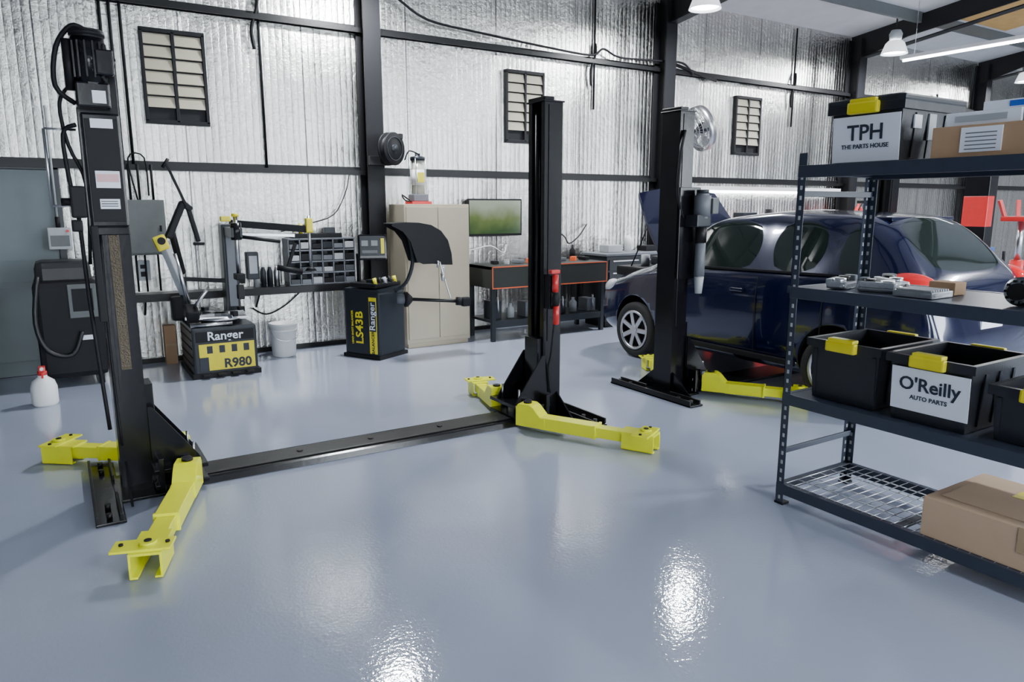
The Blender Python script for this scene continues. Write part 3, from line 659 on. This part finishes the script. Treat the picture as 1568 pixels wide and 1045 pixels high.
def calip(name,x,y,z,r):
    b=B(name,Matrix.Translation((x,y,z))@Matrix.Rotation(r,4,'Z'))
    b.box((0,0,.02),(.17,.10,.035),alu,.01); b.cyl((-.04,0,.03),(-.04,0,.055),.032,silver); b.cyl((.04,0,.03),(.04,0,.06),.028,steelb)
    b.beam((-.08,.04,.035),(.08,.04,.035),.03,.03,alu); b.cyl((-.1,-.03,.02),(.1,-.03,.02),.008,silver); b.box((.07,-.02,.05),(.04,.06,.03),grey,.006)
    b.done()
Z2=1.190
calip('brake_caliper',3.36,2.22,Z2,.3); calip('brake_caliper',3.37,2.03,Z2,1.9); calip('brake_caliper',3.60,2.1,Z2,1.)
b=B('engine_control_module'); b.bb(3.27,3.45,1.72,1.9,Z2,Z2+.03,alu,.004)
for k in range(8): b.bb(3.28+k*.02,3.29+k*.02,1.73,1.89,Z2+.03,Z2+.038,alu,.001)
b.bb(3.5,3.6,1.74,1.86,Z2,Z2+.06,card,.003)
b.done()
calip('brake_caliper',3.60,1.40,Z2,.8)
b=B('alternator'); b.cyl((3.36,1.42,Z2+.06),(3.47,1.42,Z2+.06),.06,alu,bev=.01); b.cyl((3.34,1.42,Z2+.06),(3.36,1.42,Z2+.06),.035,steelb)
for k in range(10): a=k*PI/5; b.box((3.355,1.42+.045*math.cos(a),Z2+.06+.045*math.sin(a)),(.012,.01,.01),blkm,0)
b.done()
b=B('shop_rag')
t=bmesh.new(); bmesh.ops.create_grid(t,x_segments=14,y_segments=14,size=.09)
for v in t.verts: v.co.z=.025+.012*math.sin(v.co.x*70)+.012*math.cos(v.co.y*55+v.co.x*30)
for f in t.faces: f.smooth=True
b.add(t,rag,Matrix.Translation((3.33,1.25,Z2))); b.done()
# ------------------------------------------------------------------ car
def car():
    ST=[(0.00,.50,.36,.50,.44,.55,.57),(.05,.68,.24,.60,.56,.66,.68),(.28,.79,.20,.71,.66,.77,.80),(.70,.835,.19,.83,.70,.88,.91),
        (1.08,.845,.19,.91,.72,.95,.98),(1.72,.85,.19,.955,.63,1.36,1.41),(1.84,.85,.19,.96,.625,1.39,1.45),(2.50,.85,.19,.97,.62,1.445,1.505),
        (2.58,.85,.19,.975,.62,1.445,1.505),(3.18,.85,.19,.995,.61,1.425,1.49),(3.28,.85,.19,1.0,.61,1.415,1.485),(3.56,.845,.20,1.005,.61,1.38,1.455),
        (4.00,.81,.22,.985,.68,1.03,1.06),(4.08,.79,.24,.88,.64,.93,.96),(4.16,.74,.28,.66,.58,.74,.76),(4.19,.60,.36,.52,.48,.55,.57)]
    t=bmesh.new(); rings=[]
    for (y,w,zb,be,wr,zs,zt) in ST:
        h=[(0,zb),(.8*w,zb),(.965*w,zb+.07),(w,zb+.45*(be-zb)),(.99*w,be-.06*(be-zb)),(.955*w,be),(wr,zs),(.86*wr,zs+.75*(zt-zs)),(0,zt)]
        full=h+[(-a,c) for a,c in h[-2:0:-1]]
        rings.append([t.verts.new((a,y,c)) for a,c in full])
    n=16
    for i in range(len(ST)-1):
        for k in range(n):
            f=t.faces.new((rings[i][k],rings[i][(k+1)%n],rings[i+1][(k+1)%n],rings[i+1][k])); f.smooth=True
            kk=k if k<8 else 15-k
            mi=0
            if kk==5 and i in (4,5,6,8,10): mi=1
            if kk==7 and i in (4,11): mi=1
            if kk==0: mi=2
            f.material_index=mi
    t.faces.new(rings[0]); t.faces.new(rings[-1][::-1])
    bmesh.ops.recalc_face_normals(t,faces=t.faces[:])
    cl=t.edges.layers.float.new('crease_edge')
    for e in t.edges:
        ms={f.material_index for f in e.link_faces}
        if len(ms)>1: e[cl]=.8
    me=bpy.data.meshes.new('cb'); t.to_mesh(me); t.free()
    for m in (cpaint,cglass,blkm): me.materials.append(m)
    ob=bpy.data.objects.new('cb',me); bpy.context.collection.objects.link(ob)
    s=ob.modifiers.new('s','SUBSURF'); s.levels=3; s.render_levels=3
    cut=[]
    for yw in (.84,3.36):
        t=bmesh.new(); bmesh.ops.create_cone(t,cap_ends=True,segments=48,radius1=.345,radius2=.345,depth=3)
        t.transform(Matrix.Translation((0,yw,.30))@Matrix.Rotation(PI/2,4,'Y'))
        for f in t.faces: f.material_index=2
        mc=bpy.data.meshes.new('c'); t.to_mesh(mc); t.free()
        for m in (cpaint,cglass,blkm): mc.materials.append(m)
        oc=bpy.data.objects.new('c',mc); bpy.context.collection.objects.link(oc); cut.append(oc)
        md=ob.modifiers.new('b','BOOLEAN'); md.operation='DIFFERENCE'; md.object=oc; md.solver='EXACT'
    bpy.context.view_layer.update()
    m2=bpy.data.meshes.new_from_object(ob.evaluated_get(bpy.context.evaluated_depsgraph_get()))
    for o in cut+[ob]: bpy.data.objects.remove(o)
    MW=Matrix.Translation((5.96,6.55,0))@Matrix.Rotation(PI,4,'Z')
    MB=MW@Matrix.Diagonal((1,.93,1.045,1))
    b=B('car',MB)
    for m in (cpaint,cglass,blkm): b.mi(m)
    t=bmesh.new(); t.from_mesh(m2); b.add(t,None)
    b.bb(-.6,.6,.5,3.7,.22,.5,blkm)
    b.M=MW
    for sx in (-1,1):
        for yw in (.781,3.125):
            r=[(.195,-.09),(.27,-.095),(.295,-.07),(.30,-.03),(.30,.03),(.295,.07),(.27,.095),(.195,.09)]
            b.lathe(r,(sx*.735,yw,.30),tire,axis='x',seg=40)
            b.cyl((sx*.66,yw,.30),(sx*.76,yw,.30),.19,blkm)
            b.lathe([(.180,-.02),(.205,-.02),(.212,.01),(.205,.015),(.185,.01)],(sx*.822,yw,.30),silver,axis='x',seg=40)
            b.cyl((sx*.79,yw,.30),(sx*.828,yw,.30),.042,silver)
            for k in range(7):
                a=k*2*PI/7
                b.beam((sx*.812,yw+.03*math.cos(a),.30+.03*math.sin(a)),(sx*.820,yw+.190*math.cos(a),.30+.190*math.sin(a)),.05,.02,silver,.005,up=(1,0,0))
    b.M=MB
    for sx in (-1,1):
        xs=sx*.853
        for y in (1.32,2.54,3.24):
            b.tube([(sx*.838,y,.30),(xs*1.0,y,.55),(xs,y,.75),(sx*.825,y,.955)],.004,blkm,seg=6)
        for y in (2.32,3.05): b.box((sx*.85,y,.83),(.03,.16,.03),cpaint,.01)
        b.beam((sx*.83,1.35,.29),(sx*.83,3.0,.29),.03,.05,blkm,.01)
        b.box((sx*.91,1.55,1.0),(.13,.09,.12),cpaint,.035); b.beam((sx*.80,1.52,.96),(sx*.9,1.55,.97),.05,.04,blkm)
        b.beam((sx*.815,1.2,.985),(sx*.825,3.4,1.02),.012,.018,blkm,.003)
        t=bmesh.new(); bmesh.ops.create_uvsphere(t,u_segments=20,v_segments=12,radius=1)
        for f in t.faces: f.smooth=True
        b.add(t,hlight,Matrix.Translation((sx*.665,.25,.68))@Matrix.Rotation(sx*-.55,4,'Z')@Matrix.Rotation(.25,4,'X')@Matrix.Diagonal((.09,.23,.075,1)))
        t=bmesh.new(); bmesh.ops.create_uvsphere(t,u_segments=20,v_segments=12,radius=1)
        for f in t.faces: f.smooth=True
        b.add(t,tlight,Matrix.Translation((sx*.725,3.90,.965))@Matrix.Rotation(sx*.40,4,'Z')@Matrix.Diagonal((.10,.21,.11,1)))
    b.box((0,-.0,.42),(.9,.06,.14),blkm,.02); b.box((0,.03,.62),(.6,.05,.06),blkm,.01); b.bb(-.15,.15,-.035,-.025,.38,.5,white)
    b.bb(-.16,.16,4.15,4.18,.66,.78,white); b.box((0,3.46,1.435),(.9,.16,.03),cpaint,.012); b.box((0,4.1,.35),(1.3,.16,.1),blkm,.03)
    b.bb(-.60,.60,.22,1.0,.80,.90,blkm,.02); b.box((0,.6,.95),(.5,.4,.1),dgrey,.03); b.cyl((.4,.5,.9),(.4,.5,1.02),.05,lgrey)
    hp=[(-.68,0),(-.66,.45),(-.58,.85),(0,.93),(.58,.85),(.66,.45),(.68,0)]
    t=bmesh.new()
    R=Matrix.Translation((0,1.08,.985))@Matrix.Rotation(-math.radians(50),4,'X')
    a=[t.verts.new((u,-v,.05*(1-(u/.7)**2)*1)) for u,v in hp]; c=[t.verts.new((u,-v,.03+.05*(1-(u/.7)**2))) for u,v in hp]
    t.faces.new(a); t.faces.new(c[::-1])
    for i in range(len(hp)): t.faces.new((a[i],c[i],c[(i+1)%7],a[(i+1)%7]))
    bmesh.ops.recalc_face_normals(t,faces=t.faces[:]); bmesh.ops.triangulate(t,faces=t.faces[:])
    b.add(t,cpaint,R)
    b.cyl((.55,.4,.85),(.5,.7,1.42),.008,blkm,seg=6)
    b.done()
car()
# ------------------------------------------------------------------ far right background
b=B('two_post_car_lift')
def rpost(x,y,s):
    b.bb(x-.1,x+.1,y-.14,y+.14,0,2.15,blk,.01); b.bb(x-.102,x+.05,y-.142,y+.142,1.35,1.72,red,.01); b.bb(x+s*.1,x+s*.13,y-.08,y+.08,.3,2.1,blkm); b.bb(x-.25,x+.25,y-.3,y+.3,0,.02,red); b.bb(x+s*.1,x+s*.3,y-.2,y+.2,.1,.3,blkm)
    b.beam((x+s*.2,y,.2),(x+s*.8,y-.7,.2),.1,.1,red)
rpost(9.6,4.6,1); rpost(12.4,4.6,-1)
b.done()
b=B('transmission_jack')
jx,jy=8.45,3.62
for a in (0,PI/2,PI,3*PI/2):
    a+=.5; b.beam((jx,jy,.08),(jx+.36*math.cos(a),jy+.36*math.sin(a),.08),.07,.06,red); b.cyl((jx+.34*math.cos(a),jy+.34*math.sin(a)-.02,.035),(jx+.34*math.cos(a),jy+.34*math.sin(a)+.02,.035),.035,tire)
b.cyl((jx,jy,.06),(jx,jy,1.05),.065,red,bev=.01); b.cyl((jx,jy,1.05),(jx,jy,1.45),.03,silver); b.box((jx,jy,1.47),(.34,.26,.05),red,.01)
for sx in (-1,1):
    for sy in (-1,1): b.beam((jx+sx*.14,jy+sy*.1,1.48),(jx+sx*.20,jy+sy*.14,1.66),.04,.03,red)
b.box((jx-.1,jy,.35),(.12,.1,.25),blkm,.01); b.tube([(jx-.07,jy,.9),(jx-.25,jy,.95),(jx-.3,jy,1.15)],.015,blkm)
b.done()
b=B('fire_extinguisher')
b.lathe([(0,1.15),(.075,1.15),(.08,1.18),(.08,1.5),(.05,1.58),(.025,1.6),(.025,1.64),(0,1.64)],(12.1,7.79,0),redp); b.box((12.1,7.76,1.67),(.05,.12,.05),blkm,.01); b.tube([(12.1,7.72,1.66),(12.0,7.72,1.55),(11.99,7.74,1.35)],.012,blkm)
b.bb(12.06,12.14,7.865,7.925,1.2,1.5,blkm); b.done()
b=B('tool_chest')
b.bb(8.6,10.2,7.5,7.98,.12,1.3,red,.01)
for j in range(7): b.bb(8.64,10.16,7.48,7.5,.16+j*.16,.29+j*.16,red,.004); b.bb(8.7,10.1,7.47,7.482,.27+j*.16,.285+j*.16,silver,.002)
for x in (8.7,10.1): b.cyl((x,7.6,.06),(x,7.9,.06),.06,tire)
b.bb(8.7,10.1,7.55,7.95,.05,.12,blkm); b.bb(8.9,9.2,7.6,7.8,1.3,1.5,dgrey); b.cyl((9.6,7.7,1.3),(9.6,7.7,1.55),.06,blkm); b.done()
b=benchf('workbench',10.6,11.8,7.3,7.90,.95,False)
for k in range(4): b.box((10.8+k*.27,7.6,1.02+.03*(k%3)),(.16,.2,.14+.06*(k%3)),[redp,white,blkm,yel2][k%4],.01)
b.done()
b=B('oil_drum')
b.lathe([(0,0),(.29,0),(.29,.3),(.30,.31),(.29,.32),(.29,.6),(.30,.61),(.29,.62),(.29,.88),(0,.88)],(13.8,6.6,0),bluep); b.cyl((13.8,6.6,.88),(13.8,6.6,1.3),.03,silver); b.done()
# ------------------------------------------------------------------ light / camera
w=bpy.data.worlds.new('W'); bpy.context.scene.world=w; w.use_nodes=True
w.node_tree.nodes['Background'].inputs[0].default_value=(.84,.92,1.0,1); w.node_tree.nodes['Background'].inputs[1].default_value=19
cam=bpy.data.cameras.new('cam'); cam.sensor_width=36; cam.lens=25.44; co=bpy.data.objects.new('camera',cam)
co.location=(0,0,1.6); co.rotation_euler=(math.radians(90-10.58),0,math.radians(-32)); bpy.context.collection.objects.link(co); bpy.context.scene.camera=co
